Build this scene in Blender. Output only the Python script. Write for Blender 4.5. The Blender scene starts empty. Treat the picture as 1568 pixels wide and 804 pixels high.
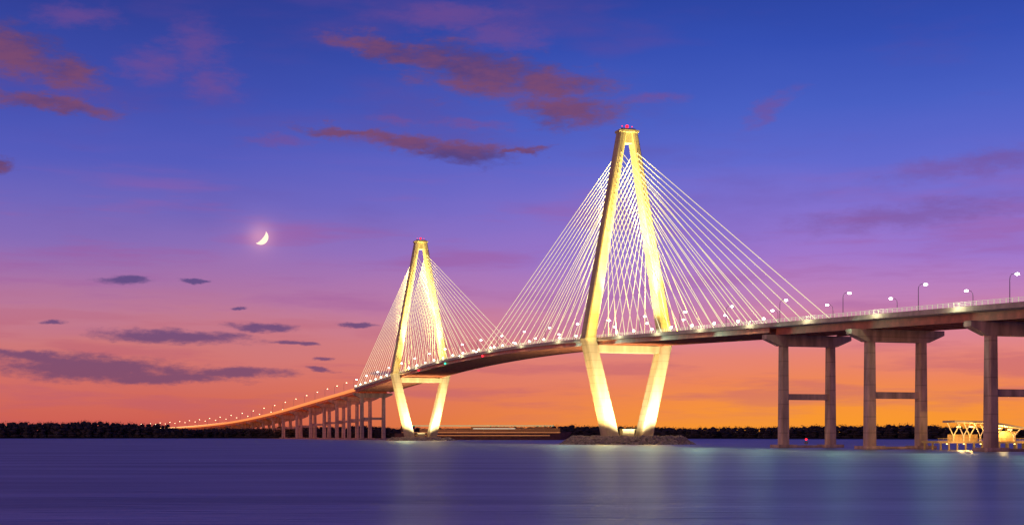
import bpy, math, random, bmesh
from mathutils import Vector
random.seed(7)
sc=bpy.context.scene
sc.view_settings.view_transform='Standard'
sc.view_settings.look='None'
sc.view_settings.exposure=0
F=2143.0; CH=5.8
# ---------------------------------------------------------------- helpers
def lin(c):
    c=c/255.0
    return c/12.92 if c<=0.04045 else ((c+0.055)/1.055)**2.4
def rgb(r,g,b): return (lin(r),lin(g),lin(b),1)
class MB:
    def __init__(s): s.v=[]; s.f=[]; s.m=[]
    def add(s,vs,fs,mi=0):
        o=len(s.v); s.v+= [tuple(x) for x in vs]
        for f in fs: s.f.append([o+i for i in f]); s.m.append(mi)
    def hexa(s,p,mi=0):
        s.add(p,[(0,3,2,1),(4,5,6,7),(0,1,5,4),(1,2,6,5),(2,3,7,6),(3,0,4,7)],mi)
    def box(s,x0,x1,y0,y1,z0,z1,mi=0,fn=None):
        p=[(x0,y0,z0),(x1,y0,z0),(x1,y1,z0),(x0,y1,z0),(x0,y0,z1),(x1,y0,z1),(x1,y1,z1),(x0,y1,z1)]
        if fn: p=[fn(*q) for q in p]
        s.hexa(p,mi)
    def loft(s,rings,mi=0,cap=True):
        n=len(rings[0]); vs=[p for r in rings for p in r]; fs=[]
        for i in range(len(rings)-1):
            for j in range(n):
                a=i*n+j;b=i*n+(j+1)%n
                fs.append((a,b,b+n,a+n))
        if cap:
            fs.append(tuple(range(n))[::-1]); fs.append(tuple((len(rings)-1)*n+j for j in range(n)))
        s.add(vs,fs,mi)
    def tube(s,pts,r,n=6,mi=0):
        pts=[Vector(p) for p in pts]; rs=r if isinstance(r,(list,tuple)) else [r]*len(pts)
        rings=[]
        for i,p in enumerate(pts):
            d=(pts[min(i+1,len(pts)-1)]-pts[max(i-1,0)]).normalized()
            a=Vector((0,0,1)) if abs(d.z)<0.9 else Vector((1,0,0))
            x=d.cross(a).normalized(); y=d.cross(x)
            rings.append([p+rs[i]*(math.cos(2*math.pi*k/n)*x+math.sin(2*math.pi*k/n)*y) for k in range(n)])
        s.loft(rings,mi)
    def obj(s,name,mats,parent=None,fix=True):
        me=bpy.data.meshes.new(name); me.from_pydata(s.v,[],s.f)
        for m in (mats if isinstance(mats,list) else [mats]): me.materials.append(m)
        me.polygons.foreach_set('material_index',s.m)
        me.update()
        if fix:
            bm=bmesh.new(); bm.from_mesh(me); bmesh.ops.recalc_face_normals(bm,faces=bm.faces); bm.to_mesh(me); bm.free()
        o=bpy.data.objects.new(name,me); sc.collection.objects.link(o)
        if parent: o.parent=parent
        return o
def empty(name,parent=None):
    o=bpy.data.objects.new(name,None); sc.collection.objects.link(o)
    if parent:o.parent=parent
    return o
def ico():
    t=(1+5**.5)/2
    v=[(-1,t,0),(1,t,0),(-1,-t,0),(1,-t,0),(0,-1,t),(0,1,t),(0,-1,-t),(0,1,-t),(t,0,-1),(t,0,1),(-t,0,-1),(-t,0,1)]
    v=[Vector(x).normalized() for x in v]
    f=[(0,11,5),(0,5,1),(0,1,7),(0,7,10),(0,10,11),(1,5,9),(5,11,4),(11,10,2),(10,7,6),(7,1,8),(3,9,4),(3,4,2),(3,2,6),(3,6,8),(3,8,9),(4,9,5),(2,4,11),(6,2,10),(8,6,7),(9,8,1)]
    return v,f
def subdiv(v,f):
    v=list(v);c={};nf=[]
    def mid(a,b):
        k=(min(a,b),max(a,b))
        if k not in c: c[k]=len(v); v.append(((v[a]+v[b])/2).normalized())
        return c[k]
    for a,b,d in f:
        x=mid(a,b);y=mid(b,d);z=mid(d,a); nf+=[(a,x,z),(b,y,x),(d,z,y),(x,y,z)]
    return v,nf
IV,IF=ico(); IV2,IF2=subdiv(IV,IF)
def blob(mb,c,r,jit=.25,hi=True,mi=0):
    V_,F_=(IV2,IF2) if hi else (IV,IF)
    mb.add([(c[0]+v.x*r[0]*(1+random.uniform(-jit,jit)),c[1]+v.y*r[1]*(1+random.uniform(-jit,jit)),c[2]+v.z*r[2]*(1+random.uniform(-jit,jit))) for v in V_],F_,mi)
# ---------------------------------------------------------------- materials
def mat(name,col,rough=.8,metal=0,noise=0.0,nscale=.3,emis=None,es=0,stretch=(1,1,1),bump=0,bands=0):
    m=bpy.data.materials.new(name); m.use_nodes=True; nt=m.node_tree; b=nt.nodes['Principled BSDF']
    b.inputs['Roughness'].default_value=rough; b.inputs['Metallic'].default_value=metal
    b.inputs['Base Color'].default_value=(*col[:3],1)
    if noise or bump or bands:
        g=nt.nodes.new('ShaderNodeNewGeometry'); mp=nt.nodes.new('ShaderNodeMapping'); mp.inputs['Scale'].default_value=stretch
        nt.links.new(g.outputs['Position'],mp.inputs['Vector'])
        n=nt.nodes.new('ShaderNodeTexNoise'); n.inputs['Scale'].default_value=nscale; n.inputs['Detail'].default_value=4
        nt.links.new(mp.outputs[0],n.inputs['Vector'])
        mr=nt.nodes.new('ShaderNodeMapRange'); mr.inputs[1].default_value=.3; mr.inputs[2].default_value=.7
        mr.inputs[3].default_value=1-noise; mr.inputs[4].default_value=1+noise*.4
        nt.links.new(n.outputs['Fac'],mr.inputs[0]); fac=mr.outputs[0]
        if bands:
            sp=nt.nodes.new('ShaderNodeSeparateXYZ'); nt.links.new(g.outputs['Position'],sp.inputs[0])
            a=nt.nodes.new('ShaderNodeMath'); a.operation='DIVIDE'; a.inputs[1].default_value=bands; nt.links.new(sp.outputs[2],a.inputs[0])
            fr=nt.nodes.new('ShaderNodeMath'); fr.operation='FRACT'; nt.links.new(a.outputs[0],fr.inputs[0])
            gt=nt.nodes.new('ShaderNodeMath'); gt.operation='LESS_THAN'; gt.inputs[1].default_value=.07; nt.links.new(fr.outputs[0],gt.inputs[0])
            mu=nt.nodes.new('ShaderNodeMath'); mu.operation='MULTIPLY_ADD'; mu.inputs[1].default_value=-.25; mu.inputs[2].default_value=1; nt.links.new(gt.outputs[0],mu.inputs[0])
            m3=nt.nodes.new('ShaderNodeMath'); m3.operation='MULTIPLY'; nt.links.new(mu.outputs[0],m3.inputs[0]); nt.links.new(fac,m3.inputs[1]); fac=m3.outputs[0]
        sc_=nt.nodes.new('ShaderNodeVectorMath'); sc_.operation='SCALE'; sc_.inputs[0].default_value=col[:3]
        nt.links.new(fac,sc_.inputs['Scale']); nt.links.new(sc_.outputs[0],b.inputs['Base Color'])
    if emis:
        b.inputs['Emission Color'].default_value=(*emis[:3],1); b.inputs['Emission Strength'].default_value=es
        m.cycles.emission_sampling='NONE'
    return m
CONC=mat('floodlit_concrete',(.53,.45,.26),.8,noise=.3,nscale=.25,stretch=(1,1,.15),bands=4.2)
PIER=mat('pier_concrete',(.62,.43,.3),.85,noise=.45,nscale=.35,stretch=(1,1,.2),bands=6)
SLAB=mat('deck_concrete',(.55,.45,.34),.85,noise=.25,nscale=.4)
SLABO=mat('deck_concrete_orange_glow',(.4,.22,.12),.85,noise=.25,nscale=.3,emis=(1,.3,.08),es=1.0)  # orange glow put into the concrete for light on the far approach
GIRD=mat('steel_girder',(.58,.2,.11),.6,noise=.35,nscale=.3)
ASPH=mat('asphalt',(.05,.05,.05),.9,noise=.3,nscale=1)
PAINT=mat('road_paint',(.8,.8,.78),.7)
RAIL=mat('railing_metal_glow',(.4,.45,.36),.5,emis=(.8,.85,.5),es=.55)  # glow put into the metal in place of lamplight on the rails
CABLE=mat('stay_cable_glow',(.7,.66,.5),.5,emis=(1,.88,.5),es=.85)  # cables given their own glow to stand for floodlighting
TRAIL=mat('traffic_light_trail',(1,.6,.3),.5,emis=(1,.55,.2),es=2.6)
POLE=mat('lamp_pole_metal',(.2,.2,.22),.4,metal=.6)
LAMP=mat('lamp_lens',(1,1,1),.5,emis=(.95,1,.9),es=22)
LAMPW=mat('warm_lamp_lens',(1,.9,.7),.5,emis=(1,.72,.4),es=7)
FLOODL=mat('cable_floodlight_lens',(1,1,1),.5,emis=(.9,1,.72),es=14)
REDL=mat('red_lens',(1,.1,.1),.5,emis=(1,.012,.03),es=2.6)
GRNL=mat('green_lens',(.1,1,.6),.5,emis=(.03,.9,.4),es=2.5)
ROCK=mat('rock',(.34,.29,.23),.9,noise=.5,nscale=.6)
TREE=mat('foliage',(.06,.05,.045),.95,noise=.6,nscale=.12)
LAND=mat('far_shore_ground',(.05,.045,.035),.95,noise=.4,nscale=.02)

# ---------------------------------------------------------------- bridge axis
T1=Vector((64.2,781.0)); U=Vector((.3068,-.9518)).normalized(); R=Vector((-U.y,U.x))
pts=[]
s=620
while s>=-669: pts.append((*(T1+U*s),0)); s-=6
edge=[(540,1412),(480,1600),(400,1820),(330,2000),(240,2250)]
ctrl=[T1+U*(-520),T1+U*(-600),T1+U*(-669)]
off=Vector((.95,.32))*20
for x,d in edge[1:]: ctrl.append(Vector(((x-784)/F*d,d))+off)
ctrl.append(ctrl[-1]+Vector((-260,400))); ctrl.append(ctrl[-1]+Vector((-260,380)))
def cr(a,b,c,d,t): return .5*((2*b)+(c-a)*t+(2*a-5*b+4*c-d)*t*t+(-a+3*b-3*c+d)*t**3)
for i in range(2,len(ctrl)-2):
    for k in range(1,31):
        p=cr(ctrl[i-1],ctrl[i],ctrl[i+1],ctrl[i+2],k/30); pts.append((p.x,p.y,0))
P2=[Vector(p[:2]) for p in pts]
S=[620.0]
for i in range(1,len(P2)): S.append(S[-1]-(P2[i]-P2[i-1]).length)
SMIN=S[-1]+5
def sat(depth):
    return min(range(len(P2)),key=lambda i:abs(P2[i].y-depth))
HK=[(-669,50.9)]+[(S[sat(d)],h) for d,h in ((1600,43.8),(1820,29.8),(2000,19.8),(2250,13.5))]+[(SMIN-10,8)]
def Hf(s):
    if s>=0: return 58-.0345*s
    if s>=-471: return 58+4.5*(1-((s+235.5)/235.5)**2)
    if s>=-669: return 58-.0359*(-471-s)
    for i in range(len(HK)-1):
        a,b=HK[i],HK[i+1]
        if s>=b[0]:
            p=HK[max(i-1,0)] if i>0 else (-560,54.8); q=HK[min(i+2,len(HK)-1)]
            t=(a[0]-s)/(a[0]-b[0]); L=(a[0]-b[0])
            m0=(b[1]-p[1])/((p[0]-b[0]))*L; m1=(q[1]-a[1])/((a[0]-q[0]))*L
            return (2*t**3-3*t*t+1)*a[1]+(t**3-2*t*t+t)*m0+(-2*t**3+3*t*t)*b[1]+(t**3-t*t)*m1
    return HK[-1][1]
def fr(s):
    if s>=-660:
        return T1+U*s,U
    lo=0;hi=len(S)-2
    while lo<hi:
        m=(lo+hi+1)//2
        if S[m]>=s: lo=m
        else: hi=m-1
    t=(S[lo]-s)/(S[lo]-S[lo+1]); c=P2[lo].lerp(P2[lo+1],t)
    a=(P2[lo-1]-P2[lo+1]).normalized(); b=(P2[lo]-P2[min(lo+2,len(P2)-1)]).normalized()
    return c,(a.lerp(b,t)).normalized()
def W(s,v,z):
    c,d=fr(s); r=Vector((-d.y,d.x)); p=c+r*v
    return Vector((p.x,p.y,z))
def stations(a,b,step=8):
    n=max(1,int(abs(a-b)/step)); return [a+(b-a)*i/n for i in range(n+1)]
def sweep(mb,prof,a,b,mi=0,step=8):
    mb.loft([[W(s,v,Hf(s)+z) for v,z in prof] for s in stations(a,b,step)],mi)
def rect(v0,v1,z0,z1): return [(v0,z0),(v1,z0),(v1,z1),(v0,z1)]
HW=19.3; SA=198; SB=-669; S0=615
bridge=empty('cable_stayed_bridge')
mb=MB()
slabp=[(-HW,-.75),(-HW+3,-1.0),(HW-3,-1.0),(HW,-.75),(HW,0),(-HW,0)]
sweep(mb,slabp,S0,SB)
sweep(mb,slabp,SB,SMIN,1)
for sg in (-1,1):
    a,b=sorted((sg*(HW-.1),sg*(HW-.55)))
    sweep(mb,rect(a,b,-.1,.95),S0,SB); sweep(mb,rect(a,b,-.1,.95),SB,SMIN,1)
    a,b=sorted((sg*(HW-4.2),sg*(HW-4.6)))
    if sg<0: sweep(mb,rect(a,b,-.1,.8),S0,SMIN)
sweep(mb,rect(-.3,.3,-.1,.9),S0,SMIN)
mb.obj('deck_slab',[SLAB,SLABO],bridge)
mb=MB(); sweep(mb,rect(-14.6,-.35,.0,.004),S0,SMIN); sweep(mb,rect(.35,18.6,.0,.004),S0,SMIN); mb.obj('roadway',ASPH,bridge)
mb=MB()
for v in (-11,-7.4,-3.9,4.5,8.1,11.7,15.2):
    for k in range(int((S0-SMIN)/24)):
        s=S0-2-k*24; mb.add([W(s,v-.1,Hf(s)+.012),W(s-6,v-.1,Hf(s-6)+.012),W(s-6,v+.1,Hf(s-6)+.012),W(s,v+.1,Hf(s)+.012)],[(0,1,2,3)])
mb.obj('lane_markings',PAINT,bridge)
mb=MB()
for v in (-13,-9,6): sweep(mb,rect(v-.15,v+.15,1.3,1.85),-560,SMIN)
mb.obj('traffic_light_trails',TRAIL,bridge)
mb=MB()
for sg in (-1,1):
    v=sg*(HW-.32)
    for z in (1.35,1.9,2.4): sweep(mb,rect(v-.05,v+.05,z-.045,z+.045),S0,SB)
    s=S0
    while s>SB:
        mb.box(s-.07,s+.07,v-.07,v+.07,.9,2.45,0,lambda a,b,c:W(a,b,Hf(a)+c)); s-=3
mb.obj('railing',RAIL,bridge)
mb=MB()
for sg in (-1,1):
    c=sg*(HW-1.6)
    sweep(mb,rect(c-.25,c+.25,-2.9,-.9),SA,SB); sweep(mb,rect(c-.7,c+.7,-3.05,-2.9),SA,SB)
s=SA-4
while s>SB:
    mb.box(s-.25,s+.25,-HW+1.9,HW-1.9,-2.6,-.95,0,lambda a,b,c:W(a,b,Hf(a)+c)); s-=5
for a,b in ((S0,SA),(SB,SMIN)):
    for v in (-14.5,-7.2,0,7.2,14.5):
        sweep(mb,rect(v-.2,v+.2,-3.7,-.95),a,b); sweep(mb,rect(v-.6,v+.6,-3.9,-3.7),a,b)
    s=a-6
    while s>b:
        mb.box(s-.15,s+.15,-14.2,14.2,-3.1,-1.0,0,lambda p,q,c:W(p,q,Hf(p)+c)); s-=9
mb.obj('steel_girders',GIRD,bridge)
def pier(mb,s,far=False):
    H=Hf(s)-3.95
    c,d=fr(s)
    def w(a,b,z):
        r=Vector((-d.y,d.x)); p=c+d*a+r*b; return Vector((p.x,p.y,z))
    dc=2.0
    prof=[(-20.2,H),(20.2,H),(20.2,H-1.8),(13.5,H-4.6),(-13.5,H-4.6),(-20.2,H-1.8)]
    mb.loft([[w(-dc,v,z) for v,z in prof],[w(dc,v,z) for v,z in prof]])
    for v in (-14.5,-7.2,0,7.2,14.5): mb.box(-.6,.6,v-.6,v+.6,H-.02,H+.06,0,w)
    for v in (-11.2,11.2):
        rings=[]
        for z,k in ((-1,1.08),(H*.5,.99),(H-4.5,.92)):
            a=1.9*k;b=1.75*k;ch=.45
            rings.append([w(x,v+y,z) for x,y in ((-a+ch,-b),(a-ch,-b),(a,-b+ch),(a,b-ch),(a-ch,b),(-a+ch,b),(-a,b-ch),(-a,-b+ch))])
        mb.loft(rings)
        mb.box(-4,4,v-4.2,v+4.2,-1,1.3,0,w)
    if H>22:
        z=H*.455; mb.box(-1.1,1.1,-9.6,9.6,z-1.4,z+1.1,0,w)
    mb.box(-2.6,2.6,-7.1,7.1,-1,1.0,0,w)
mb=MB()
for s in (198,264,336,410,484,558): pier(mb,s)
s=-669; k=0
while s>SMIN+30:
    pier(mb,s); s-=62 if s>-1000 else 46
mb.obj('concrete_piers',PIER,bridge)
def oct_(fn,cv,w,d,z,ch=.7):
    a=d/2;b=w/2
    return [fn(x,cv+y,z) for x,y in ((-a+ch,-b),(a-ch,-b),(a,-b+ch),(a,b-ch),(a-ch,b),(-a+ch,b),(-a,b-ch),(-a,-b+ch))]
cab=MB(); fl=MB()
def tower(s0,island_top):
    fn=lambda a,b,z: W(s0+a,b,z)
    mb=MB()
    for sg in (-1,1):
        mb.loft([oct_(fn,sg*23.1,6.2,9,59.2),oct_(fn,sg*3.3,4.2,6.4,173.5)])
        mb.loft([oct_(fn,sg*9.9,7.2,10.6,3),oct_(fn,sg*22.9,6.4,9.4,57.2),oct_(fn,sg*23.15,6.7,9.5,58.4),oct_(fn,sg*23.1,6.5,9.3,59.3)])
    mb.box(-2.6,2.6,-2.2,2.2,167.5,173.4,0,fn)
    mb.box(-3.6,3.6,-5.9,5.9,173.4,174.6,0,fn)
    mb.loft([oct_(fn,0,11,6.6,174.6),oct_(fn,0,8.5,4.6,175.6)])
    mb.box(-3.4,3.4,-21,21,50.8,54.8,0,fn)
    mb.loft([oct_(fn,0,34,20,-1,3),oct_(fn,0,33,19,island_top+.9,3)])
    mb.box(-2.2,2.2,-3.5,3.5,island_top+.8,island_top+4.2,0,fn)
    mb.box(-2.6,2.6,-3.9,3.9,island_top+4.2,island_top+4.5,0,fn)
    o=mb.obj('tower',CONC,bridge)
    b=MB()
    for v in (-3,0,3):
        b.tube([fn(0,v,175.5),fn(0,v,176.8)],.12)
        blob(b,fn(0,v,177.1),(1.0,1.0,.9) if v==0 else (.3,.3,.3),0,True,1)
    b.obj('aviation_beacon',[POLE,REDL],bridge)
    for sg in (-1,1):
        for dr,L in ((1,194 if s0==0 else 229),(-1,229 if s0==0 else 194)):
            for i in range(16):
                t=i/15; z=120+43*t
                k=(z-59.2)/(173.5-59.2); v=sg*(23.1+(3.3-23.1)*k)
                a=18+(L-18)*t
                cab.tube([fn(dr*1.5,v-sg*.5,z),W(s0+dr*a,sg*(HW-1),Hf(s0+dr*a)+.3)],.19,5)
                if i%2==1:
                    q=W(s0+dr*a,sg*(HW-.9),Hf(s0+dr*a)+2.9)
                    fl.tube([q-Vector((0,0,2.6)),q],.1,5,0); blob(fl,q,(.6,.6,.6),0,True,1)
tower(0,4.0); tower(-471,2.2)
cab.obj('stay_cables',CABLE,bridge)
fl.obj('cable_floodlights',[POLE,FLOODL],bridge)
def navl(s,mt):
    b=MB(); q=W(s,-HW-.3,Hf(s)-2.2); b.box(q.x-.3,q.x+.3,q.y-.3,q.y+.9,q.z+.5,q.z+1.1,0); blob(b,q,(.8,.8,.8),0,True,1); b.obj('navigation_light',[POLE,mt],bridge)
navl(-216,REDL); navl(-316,GRNL); navl(-400,REDL)
# ---------------------------------------------------------------- street lamps
def lampmesh(m,k):
    b=MB()
    b.tube([(0,0,0),(0,0,.9)],.22,8,0)
    b.tube([(0,0,.5),(0,0,8.2),(.15,0,9.2),(.7,0,9.9),(1.5,0,10.2),(2.6,0,10.3)],[.15,.11,.1,.09,.08,.07],6,0)
    b.loft([[(x,y,z) for y,z in ((-.22,10.2),(.22,10.2),(.14,10.5),(-.14,10.5))] for x in (2.3,3.3)],0)
    blob(b,(2.85,0,10.05),(.75*k,.5*k,.4*k),0,True,1)
    return b.obj('street_lamp',[POLE,m])
LO=[[lampmesh(LAMP,1),True],[lampmesh(LAMPW,.8),True]]
def place(s,sg):
    e=LO[1 if s<-700 else 0]
    if e[1]: o=e[0]; e[1]=False
    else:
        o=bpy.data.objects.new('street_lamp',e[0].data); sc.collection.objects.link(o)
    p=W(s,sg*(HW-.9),Hf(s)); c,d=fr(s); r=Vector((-d.y,d.x))*(-sg)
    o.location=p; o.rotation_euler=(0,0,math.atan2(r.y,r.x)+random.uniform(-.05,.05))
s=355+49*4
while s>SMIN+20:
    place(s,-1)
    if s-20>SMIN+20: place(s-20,1)
    s-=49
# ---------------------------------------------------------------- islands
def island(s0,rv,rs,top,name,n):
    mb=MB(); N=40
    def ring(k,z): return [W(s0,0,0)+Vector((math.cos(a)*rv*k,math.sin(a)*rs*k,z)) for a in [2*math.pi*i/N for i in range(N)]]
    mb.loft([ring(1.02,-1.5),ring(.96,.3),ring(.86,top),ring(.1,top+.1)])
    for i in range(n):
        a=random.uniform(0,2*math.pi); t=random.random(); k=1.02-.2*t; z=-.3+(top+.5)*t
        c=W(s0,0,0)+Vector((math.cos(a)*rv*k,math.sin(a)*rs*k,z)); r=random.uniform(.6,1.5)
        blob(mb,c,(r*random.uniform(.9,1.5),r,r*.75),.3,False)
    mb.obj(name,ROCK)
island(0,36,30,4.0,'rock_island',1500)
island(-471,30,24,2.0,'rock_island',500)
# ---------------------------------------------------------------- land, trees
mb=MB()
def shore_y(x):
    base=1775 if x<-60 else (1775-min(1,(x+60)/500)*260)
    return base+18*math.sin(x*.011)+7*math.sin(x*.05+1)
xs=[-9000,-4000]+list(range(-2400,2401,25))+[4000,9000]
rows=[(0,-.5),(6,.9),(60,1.6),(2000,2.5),(16000,3)]
vs=[];fs=[]
for (o_,z) in rows:
    for x in xs: vs.append((x,shore_y(x)+o_,z))
n=len(xs)
for i in range(len(rows)-1):
    for j in range(n-1): fs.append((i*n+j,i*n+j+1,(i+1)*n+j+1,(i+1)*n+j))
mb.add(vs,fs); mb.obj('far_shore_ground',LAND)
mb=MB()
for row in range(4):
    x=-1500.0
    while x<1500:
        px=784+F*x/shore_y(x)
        base=19.5-2.0*max(0,min(1,(px-120)/120)) if px<240 else 13.2
        h=base*random.uniform(.86,1.08)+(1.4*math.sin(x*.02)+.9*math.sin(x*.07+row))
        h*= (.8,.95,1.0,1.05)[row]
        y=shore_y(x)+14+row*16+random.uniform(-6,6); w=random.uniform(4,8)
        mb.tube([(x,y,0),(x,y,h*.6)],[.4,.25],4,0)
        for k in range(4):
            f=k/3
            blob(mb,(x+random.uniform(-w*.4,w*.4),y+random.uniform(-2,2),1.2+h*(.12+.66*f)),(w*(.85-.3*f),w*.6,h*.15),.3,False)
        for k in range(75):
            a=random.uniform(0,2*math.pi); f=random.random()**.7; rr=w*1.05*math.sqrt(max(0,1-(2*f-1.0)**2*.85))*random.uniform(.5,1.05)
            cx_,cy_,cz_=x+rr*math.cos(a),y+rr*.7*math.sin(a),1.5+h*(.1+.9*f)*random.uniform(.9,1.04)
            q=random.uniform(.5,1.2)
            mb.add([(cx_+random.uniform(-q,q),cy_+random.uniform(-q,q),cz_+random.uniform(-q,q)*.8) for _ in range(3)],[(0,1,2)])
        x+=w*random.uniform(.75,1.2)
mb.obj('distant_trees',TREE,None,False)
# ---------------------------------------------------------------- water
m=bpy.data.materials.new('water'); m.use_nodes=True; nt=m.node_tree; nt.nodes.clear()
def N(t): return nt.nodes.new(t)
out=N('ShaderNodeOutputMaterial'); g=N('ShaderNodeNewGeometry'); mp=N('ShaderNodeMapping'); mp.inputs['Scale'].default_value=(.012,.07,1)
nt.links.new(g.outputs['Position'],mp.inputs['Vector'])
n1=N('ShaderNodeTexNoise'); n1.inputs['Scale'].default_value=1; n1.inputs['Detail'].default_value=5; nt.links.new(mp.outputs[0],n1.inputs['Vector'])
mp2=N('ShaderNodeMapping'); mp2.inputs['Scale'].default_value=(.12,.6,1); nt.links.new(g.outputs['Position'],mp2.inputs['Vector'])
n2=N('ShaderNodeTexNoise'); n2.inputs['Scale'].default_value=1; n2.inputs['Detail'].default_value=5; nt.links.new(mp2.outputs[0],n2.inputs['Vector'])
b1=N('ShaderNodeBump'); b1.inputs['Strength'].default_value=.5; b1.inputs['Distance'].default_value=.8; nt.links.new(n1.outputs['Fac'],b1.inputs['Height'])
b2=N('ShaderNodeBump'); b2.inputs['Strength'].default_value=.8; b2.inputs['Distance'].default_value=.6; nt.links.new(n2.outputs['Fac'],b2.inputs['Height']); nt.links.new(b1.outputs[0],b2.inputs['Normal'])
gl=N('ShaderNodeBsdfGlossy'); gl.inputs['Color'].default_value=(.72,.76,.83,1); gl.inputs['Roughness'].default_value=.38; nt.links.new(b2.outputs[0],gl.inputs['Normal'])
df=N('ShaderNodeBsdfDiffuse'); df.inputs['Color'].default_value=(.11,.14,.2,1)
mr=N('ShaderNodeMapRange'); mr.inputs[1].default_value=.3; mr.inputs[2].default_value=.7; mr.inputs[3].default_value=.52; mr.inputs[4].default_value=.84; nt.links.new(n1.outputs['Fac'],mr.inputs[0])
mx=N('ShaderNodeMixShader'); nt.links.new(mr.outputs[0],mx.inputs[0]); nt.links.new(df.outputs[0],mx.inputs[1]); nt.links.new(gl.outputs[0],mx.inputs[2]); nt.links.new(mx.outputs[0],out.inputs[0])
mb=MB(); mb.add([(-20000,-2000,0),(20000,-2000,0),(20000,20000,0),(-20000,20000,0)],[(0,1,2,3)]); mb.obj('water',m)
# ---------------------------------------------------------------- ship
HULL=mat('ship_hull',(.16,.07,.05),.6,noise=.4,nscale=.3)
CONT=mat('ship_containers_glow',(.22,.09,.05),.7,noise=.6,nscale=.25,stretch=(.1,1,1),emis=(.6,.2,.06),es=.15)  # faint orange glow put into the containers, which are no lamps
SL_O=mat('ship_light_orange',(1,.5,.2),.5,emis=(1,.35,.1),es=.6)
SL_G=mat('ship_light_green',(.1,1,.6),.5,emis=(.05,.75,.4),es=.6)
SL_W=mat('ship_light_white',(1,1,1),.5,emis=(1,.9,.6),es=1.3)
mb=MB(); x0,x1,yc=-112,58,1345
rings=[]
for t,w,zb in ((0,.75,0),(.04,.95,-1),(.2,1,-1),(.8,1,-1),(.93,.6,-1),(1,.06,1)):
    x=x0+(x1-x0)*t; hw=13*w; z=6.2+(1.6*max(0,(t-.8)/.2))
    rings.append([(x-(0 if t<1 else 5),yc-hw*.8,zb),(x,yc-hw,z),(x,yc+hw,z),(x-(0 if t<1 else 5),yc+hw*.8,zb)])
mb.loft(rings,0)
for i in range(11):
    xa=x0+24+i*12.2; h=random.choice((10.2,11.2,12.4,12.4))
    mb.box(xa,xa+11.8,yc-11.5,yc+11.5,6.1,h,1)
mb.box(x0+6,x0+18,yc-11,yc+11,6.1,13.5,0); mb.box(x0+9,x0+16,yc-8,yc+8,13.5,15,0)
mb.tube([(x0+12,yc,14.9),(x0+12,yc,18)],.3)
mb.box(x0+7,x1-12,yc-13.4,yc-13.25,7.0,7.3,2); mb.box(x0+20,x1-22,yc-13.4,yc-13.25,4.0,4.4,2)
mb.box(x0+7,x1-18,yc-11.8,yc-11.65,13.3,13.75,3); mb.box(x0+75,x0+115,yc-11.8,yc-11.65,10.6,10.95,4)
mb.obj('cargo_ship',[HULL,CONT,SL_O,SL_G,SL_W])
# ---------------------------------------------------------------- waterfront pavilion + dock
WOOD=mat('dock_timber_glow',(.35,.22,.1),.8,noise=.4,nscale=1.5,emis=(1,.5,.1),es=.1)  # amber lamplight put into the timber as weak emission
ROOF=mat('pavilion_roof',(.6,.48,.33),.6,noise=.2)
PW=mat('pavilion_white_paint',(.78,.7,.5),.6)
YL=mat('pavilion_lamp',(1,.8,.4),.5,emis=(1,.65,.2),es=5)
dock=MB()
dock.box(151,230,496,516,2.5,3.2)
x=152
while x<230:
    for y in (496.5,506,515.5): dock.tube([(x,y,-1),(x,y,2.6)],.3,6)
    x+=3
dock.box(151,230,496,496.15,4.1,4.25); dock.box(151,230,496,496.1,3.6,3.7)
x=151.2
while x<230: dock.box(x,x+.12,496,496.12,3.2,4.1); x+=1.6
dock.obj('timber_dock',WOOD)
pv=empty('waterfront_pavilion')
mb=MB()
mb.loft([[(x,y,z) for (x,z) in ((157.5,10.6),(169,10.4),(184,7.9),(184,7.3),(169,9.6),(157.5,9.9))] for y in (497.5,512)])
mb.obj('roof',ROOF,pv)
mb=MB()
for y in (499,510.5):
    for x in (161,167,173,179):
        zt=9.75 if x<169 else 9.5-(x-169)*.14
        mb.tube([(x,y,3.2),(x,y,5.2)],.28,6); mb.tube([(x,y,5.0),(x-2.2,y,min(zt+.3,9.8))],.2,6); mb.tube([(x,y,5.0),(x+2.4,y,zt-.3)],.2,6)
mb.obj('columns',PW,pv)
mb=MB()
mb.box(172,181,503,509,3.2,6.4); mb.box(171.7,181.3,502.7,509.3,6.4,6.65)
mb.box(159,170,510.9,511.1,3.2,5.6)
mb.obj('kiosk',WOOD,pv)
mb=MB()
for x in (161,165.5,170.5,175.5,179.5): mb.box(x-.6,x+.6,504,505,8.2-max(0,x-171)*.12,8.45-max(0,x-171)*.12)
for x in range(154,200,6): mb.box(x,x+.5,496.3,496.5,2.1,2.35)
mb.obj('lamps',YL,pv)
def light(name,typ,loc,energy,col,target=None,angle=60,blend=.6,size=1.0):
    l=bpy.data.lights.new(name,typ); l.energy=energy; l.color=col; l.shadow_soft_size=size
    if typ=='SPOT': l.spot_size=math.radians(angle); l.spot_blend=blend
    o=bpy.data.objects.new(name,l); sc.collection.objects.link(o); o.location=loc
    if target is not None: o.rotation_euler=(Vector(target)-Vector(loc)).to_track_quat('-Z','Y').to_euler()
    return o
for x in (164,176): light('pavilion_light','POINT',(x,501,7.2),4200,(1,.6,.17),size=.4)
light('dock_light','POINT',(158,492,5),2500,(1,.6,.2),size=.4)
light('dock_light','POINT',(184,491,5),2500,(1,.6,.2),size=.4)
b=MB(); q=W(196,0,0); b.tube([q+Vector((0,-3,.9)),q+Vector((0,-3,3.2))],.12); blob(b,q+Vector((0,-3,3.5)),(.5,.5,.45),0,True,1); b.box(q.x-.8,q.x+.8,q.y-3.1,q.y-3.0,1.6,2.6,0); b.obj('channel_marker_light',[POLE,REDL])
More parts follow.
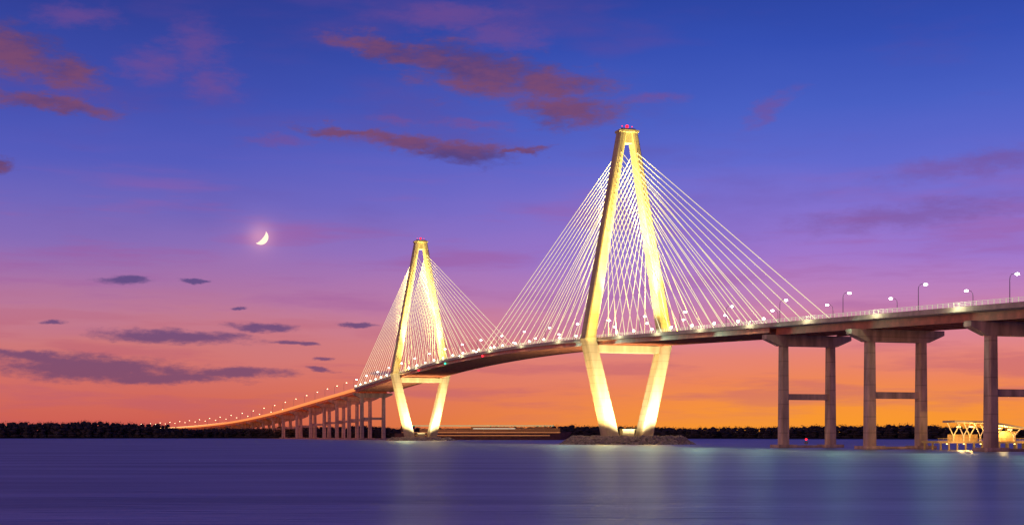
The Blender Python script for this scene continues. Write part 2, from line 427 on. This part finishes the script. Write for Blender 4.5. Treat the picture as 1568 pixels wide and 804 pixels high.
# ---------------------------------------------------------------- floodlights on towers
for s0 in (0,-471):
    for sg in (-1,1):
        light('tower_floodlight','SPOT',W(s0+14,-sg*12,60.5),560000,(1,.78,.26),W(s0,sg*15,100),75)
        light('tower_floodlight','SPOT',W(s0+14,-sg*16,60.5),2300000,(1,.83,.28),W(s0,sg*5,158),42)
        light('tower_floodlight','SPOT',W(s0+58,sg*17,61.5),440000,(1,.66,.08),W(s0,sg*7,140),46)
        light('tower_floodlight','SPOT',W(s0+34,sg*18,60.5),120000,(1,.66,.09),W(s0,sg*19,74),75)
        light('base_floodlight','SPOT',W(s0+26,sg*27,5.5),210000,(1,.73,.36),W(s0,sg*15,34),75)
    light('base_floodlight','SPOT',W(s0+22,0,6),240000,(1,.86,.55),W(s0,0,34),110)
    light('base_floodlight','SPOT',W(s0-4,-42,6),110000,(1,.7,.25),W(s0,-16,34),80)
for s in (330,281,232,183,134,85,36,-60,-130,-200,-270,-340,-410):
    light('fascia_fill_light','POINT',W(s,-HW-3.2,Hf(s)+2.6),1900,(.95,1,.68),size=.3)  # added fill lights off the deck edge to brighten fascia and railing
for s in (-40,20,80,140,200,260,320,375):
    light('water_teal_fill','SPOT',W(s,-HW-3,Hf(s)-1.5),9500 if s<150 else 6500,(.5,1,.66),W(s,-HW-3,0)+Vector((0,-130,0)),115,1)  # added spots with no real fixture, tint the water teal
light('water_teal_fill','SPOT',W(-440,-HW-2,50),16000,(.55,1,.6),W(-440,-HW-2,0)+Vector((10,-120,0)),115,1)  # another added spot, greens the water near the far tower
twilight_fill=light('twilight_fill','SUN',(0,0,300),.6,(1,.5,.27)); twilight_fill.data.angle=math.radians(25)  # added twilight fill from behind the camera, brightens the piers
twilight_fill.rotation_euler=Vector((.75,.6,-.12)).to_track_quat('-Z','Y').to_euler()
# ---------------------------------------------------------------- moon
ma,me_=math.atan((399-784)/F),math.atan((664-363)/F*math.cos(math.atan((399-784)/F)))
md=Vector((math.sin(ma)*math.cos(me_),math.cos(ma)*math.cos(me_),math.sin(me_)))
D=12000; rm=11.5/F*D
ax=md.cross(Vector((0,0,1))).normalized(); ay=ax.cross(md).normalized()
rot=math.radians(-40); ex=ax*math.cos(rot)+ay*math.sin(rot); ey=-ax*math.sin(rot)+ay*math.cos(rot)
c0=Vector((0,0,CH))+md*D; vs=[]; n=24
for i in range(n+1):
    a=-math.pi/2+math.pi*i/n; vs.append(c0+ex*(math.cos(a)*rm)+ey*(math.sin(a)*rm))
for i in range(n+1):
    a=-math.pi/2+math.pi*i/n; vs.append(c0+ex*(math.cos(a)*rm*.3)+ey*(math.sin(a)*rm))
mb=MB(); mb.add(vs,[(i,i+1,n+1+i+1,n+1+i) for i in range(n)])
mb.obj('moon',mat('moon_surface',(.9,.85,.7),.9,emis=(1,.84,.58),es=1.15))
# ---------------------------------------------------------------- sky (world)
w=bpy.data.worlds.new('sky'); sc.world=w; w.use_nodes=True; nt=w.node_tree; nt.nodes.clear()
w.cycles.sampling_method='MANUAL'; w.cycles.sample_map_resolution=256
L=nt.links.new
def inp(sock,x):
    if isinstance(x,(int,float)): sock.default_value=x
    else: L(x,sock)
def M(op,a,b=None,c=None,clamp=False):
    n=nt.nodes.new('ShaderNodeMath'); n.operation=op; n.use_clamp=clamp; inp(n.inputs[0],a)
    if b is not None: inp(n.inputs[1],b)
    if c is not None: inp(n.inputs[2],c)
    return n.outputs[0]
def MR(x,a,b,c=0,d=1,smooth=True):
    n=nt.nodes.new('ShaderNodeMapRange'); n.interpolation_type='SMOOTHSTEP' if smooth else 'LINEAR'
    inp(n.inputs[0],x)
    for i,q in enumerate((a,b,c,d)): n.inputs[i+1].default_value=q
    return n.outputs[0]
def MIX(f,a,b):
    n=nt.nodes.new('ShaderNodeMix'); n.data_type='RGBA'; inp(n.inputs[0],f)
    for s_,x in ((n.inputs[6],a),(n.inputs[7],b)):
        if isinstance(x,tuple): s_.default_value=x
        else: L(x,s_)
    return n.outputs[2]
def COMB(a,b,c=0):
    n=nt.nodes.new('ShaderNodeCombineXYZ'); inp(n.inputs[0],a); inp(n.inputs[1],b); inp(n.inputs[2],c); return n.outputs[0]
tc=nt.nodes.new('ShaderNodeTexCoord'); sp=nt.nodes.new('ShaderNodeSeparateXYZ'); L(tc.outputs['Generated'],sp.inputs[0])
az=M('MULTIPLY',M('ARCTAN2',sp.outputs[0],sp.outputs[1]),F); el=M('MULTIPLY',M('ARCSINE',sp.outputs[2]),F)
def noise(sx,sy,det=5,seed=0,rough=.55,out='Fac'):
    n=nt.nodes.new('ShaderNodeTexNoise'); n.inputs['Scale'].default_value=1; n.inputs['Detail'].default_value=det; n.inputs['Roughness'].default_value=rough
    L(COMB(M('MULTIPLY',az,sx),M('MULTIPLY',el,sy),seed),n.inputs['Vector']); return n.outputs[out]
def ramp(stops):
    n=nt.nodes.new('ShaderNodeValToRGB'); cr_=n.color_ramp
    stops=sorted((max(0,(664-y)/1000),c) for y,c in stops)
    cr_.elements[0].position=stops[0][0]; cr_.elements[0].color=rgb(*stops[0][1]); cr_.elements[1].position=stops[-1][0]; cr_.elements[1].color=rgb(*stops[-1][1])
    for p,c in stops[1:-1]:
        e=cr_.elements.new(p); e.color=rgb(*c)
    L(elw,n.inputs[0]); return n.outputs[0]
wob=noise(.003,.012,2,9.3)
elw=M('DIVIDE',M('ADD',el,M('MULTIPLY',M('SUBTRACT',wob,.5),40)),1000,clamp=True)
right=ramp([(655,(248,146,54)),(625,(245,140,70)),(590,(238,132,90)),(550,(230,132,118)),(505,(218,134,152)),(460,(194,130,184)),(400,(160,120,205)),(335,(132,114,208)),(260,(98,106,206)),(180,(74,96,196)),(90,(54,80,180)),(0,(42,66,158)),(-330,(18,34,100))])
left=ramp([(655,(205,92,80)),(620,(210,102,88)),(580,(212,112,104)),(535,(206,120,122)),(490,(192,122,148)),(440,(168,114,168)),(390,(142,110,182)),(330,(112,102,188)),(260,(86,92,188)),(180,(66,80,176)),(90,(54,70,160)),(0,(46,58,142)),(-330,(16,28,88))])
base=MIX(MR(az,-620,420),left,right)
def gauss(cx,cy,rx,ry,amp):
    x=M('DIVIDE',M('SUBTRACT',az,cx),rx); y=M('DIVIDE',M('SUBTRACT',el,cy),ry)
    q=M('ADD',M('MULTIPLY',x,x),M('MULTIPLY',y,y)); return M('MULTIPLY',M('POWER',2.718,M('MULTIPLY',q,-1)),amp)
base=MIX(gauss(500,15,300,50,.65),base,rgb(250,156,42))
vn=noise(.0035,.028,5,2.1); vn2=noise(.0028,.011,5,7.7)
v1=M('MULTIPLY',MR(vn,.46,.7),M('MULTIPLY',MR(el,110,230),MR(el,440,300)))
base=MIX(M('MULTIPLY',v1,.5),base,rgb(160,92,158))
v2=M('MULTIPLY',MR(vn,.52,.36),M('MULTIPLY',MR(el,0,60),MR(el,240,120)))
base=MIX(M('MULTIPLY',v2,.42),base,rgb(182,92,116))
v3=M('MULTIPLY',MR(vn2,.48,.75),MR(el,230,400))
base=MIX(M('MULTIPLY',v3,.4),base,rgb(106,72,144))
warp=noise(.013,.032,7,1.3,.66,'Color'); wsep=nt.nodes.new('ShaderNodeSeparateXYZ'); L(warp,wsep.inputs[0])
nx=M('SUBTRACT',wsep.outputs[0],.5); ny=M('SUBTRACT',wsep.outputs[1],.5)
def clouds(bl,kx,ky):
    P=COMB(M('ADD',az,M('MULTIPLY',nx,kx)),M('ADD',el,M('MULTIPLY',ny,ky))); acc=None
    for x,y,rx,ry,rt in bl:
        a=math.atan((x-784)/F); e=math.atan((664-y)/F*math.cos(a))
        mp=nt.nodes.new('ShaderNodeMapping'); mp.vector_type='TEXTURE'; L(P,mp.inputs['Vector'])
        mp.inputs['Location'].default_value=(a*F,e*F,0); mp.inputs['Rotation'].default_value=(0,0,math.radians(rt)); mp.inputs['Scale'].default_value=(rx,ry,1)
        ln=nt.nodes.new('ShaderNodeVectorMath'); ln.operation='LENGTH'; L(mp.outputs[0],ln.inputs[0])
        acc=ln.outputs['Value'] if acc is None else M('MINIMUM',acc,ln.outputs['Value'])
    return M('SUBTRACT',1,acc)
fine=M('SUBTRACT',noise(.02,.06,7,8.8,.68),.5)
big=[(735,112,115,40,-10),(870,168,85,26,-3),(590,75,90,16,-8),(840,128,95,24,-3),(665,95,60,26,-15),(540,205,80,10,-8),(620,220,90,14,-6),(705,232,80,18,-2),(800,232,60,7,4),(20,78,80,38,-12),(95,112,60,26,-14),(75,157,95,12,-3),(5,255,26,12,0)]
faint=[(690,25,140,24,0),(765,55,90,26,0),(720,190,90,10,-4),(610,182,50,9,0),(120,25,80,24,0),(300,70,60,50,0),(230,100,60,30,0),(330,130,50,30,0),(1400,330,260,26,4),(1180,165,60,20,30),(1500,250,180,22,6),(420,215,70,10,0),(1000,150,60,12,0)]
low=[(203,430,50,7,0),(295,431,20,3.5,0),(405,501,58,8,-2),(275,515,120,12,-1),(540,497,32,4,0),(448,526,34,3.5,-4),(495,550,22,3.5,0),(490,565,24,4,-3),(150,565,170,22,-2),(50,545,80,10,-8),(360,571,85,10,0),(250,580,130,9,0),(75,493,26,4,0),(600,570,40,4,0),(370,472,14,2.5,0),(1290,500,50,3,0)]
cb_=clouds(big,120,60); cf=clouds(faint,110,50); cl=clouds(low,85,24)
df_=MR(M('ADD',cf,M('MULTIPLY',fine,1.3)),-.1,1.0); base=MIX(M('MULTIPLY',df_,.5),base,rgb(124,78,142))
db=MR(M('ADD',cb_,M('MULTIPLY',fine,1.8)),-.35,.75)
shade=MIX(MR(M('ADD',vn2,M('MULTIPLY',fine,.5)),.36,.64),rgb(88,64,120),rgb(124,74,108))
base=MIX(M('MULTIPLY',db,.9),base,shade)
dl=MR(M('ADD',cl,M('MULTIPLY',fine,1.7)),-.2,.6)
lc=MIX(MR(el,60,240),rgb(122,76,108),rgb(92,74,130)); base=MIX(M('MULTIPLY',dl,.9),base,lc)
mU,mV=ma*F,me_*F
base=MIX(gauss(mU,mV,18,18,.5),base,rgb(240,170,200)); base=MIX(gauss(mU,mV,45,40,.1),base,rgb(215,150,200))
bg=nt.nodes.new('ShaderNodeBackground'); L(base,bg.inputs[0]); bg.inputs[1].default_value=1
o=nt.nodes.new('ShaderNodeOutputWorld'); L(bg.outputs[0],o.inputs[0])
# ---------------------------------------------------------------- camera
cd=bpy.data.cameras.new('camera'); cam=bpy.data.objects.new('camera',cd); sc.collection.objects.link(cam)
cam.location=(0,0,CH); cam.rotation_euler=(math.radians(90),0,0); cd.sensor_width=36; cd.lens=36*F/1568; cd.shift_y=262/1568
cd.clip_start=1; cd.clip_end=60000; sc.camera=cam
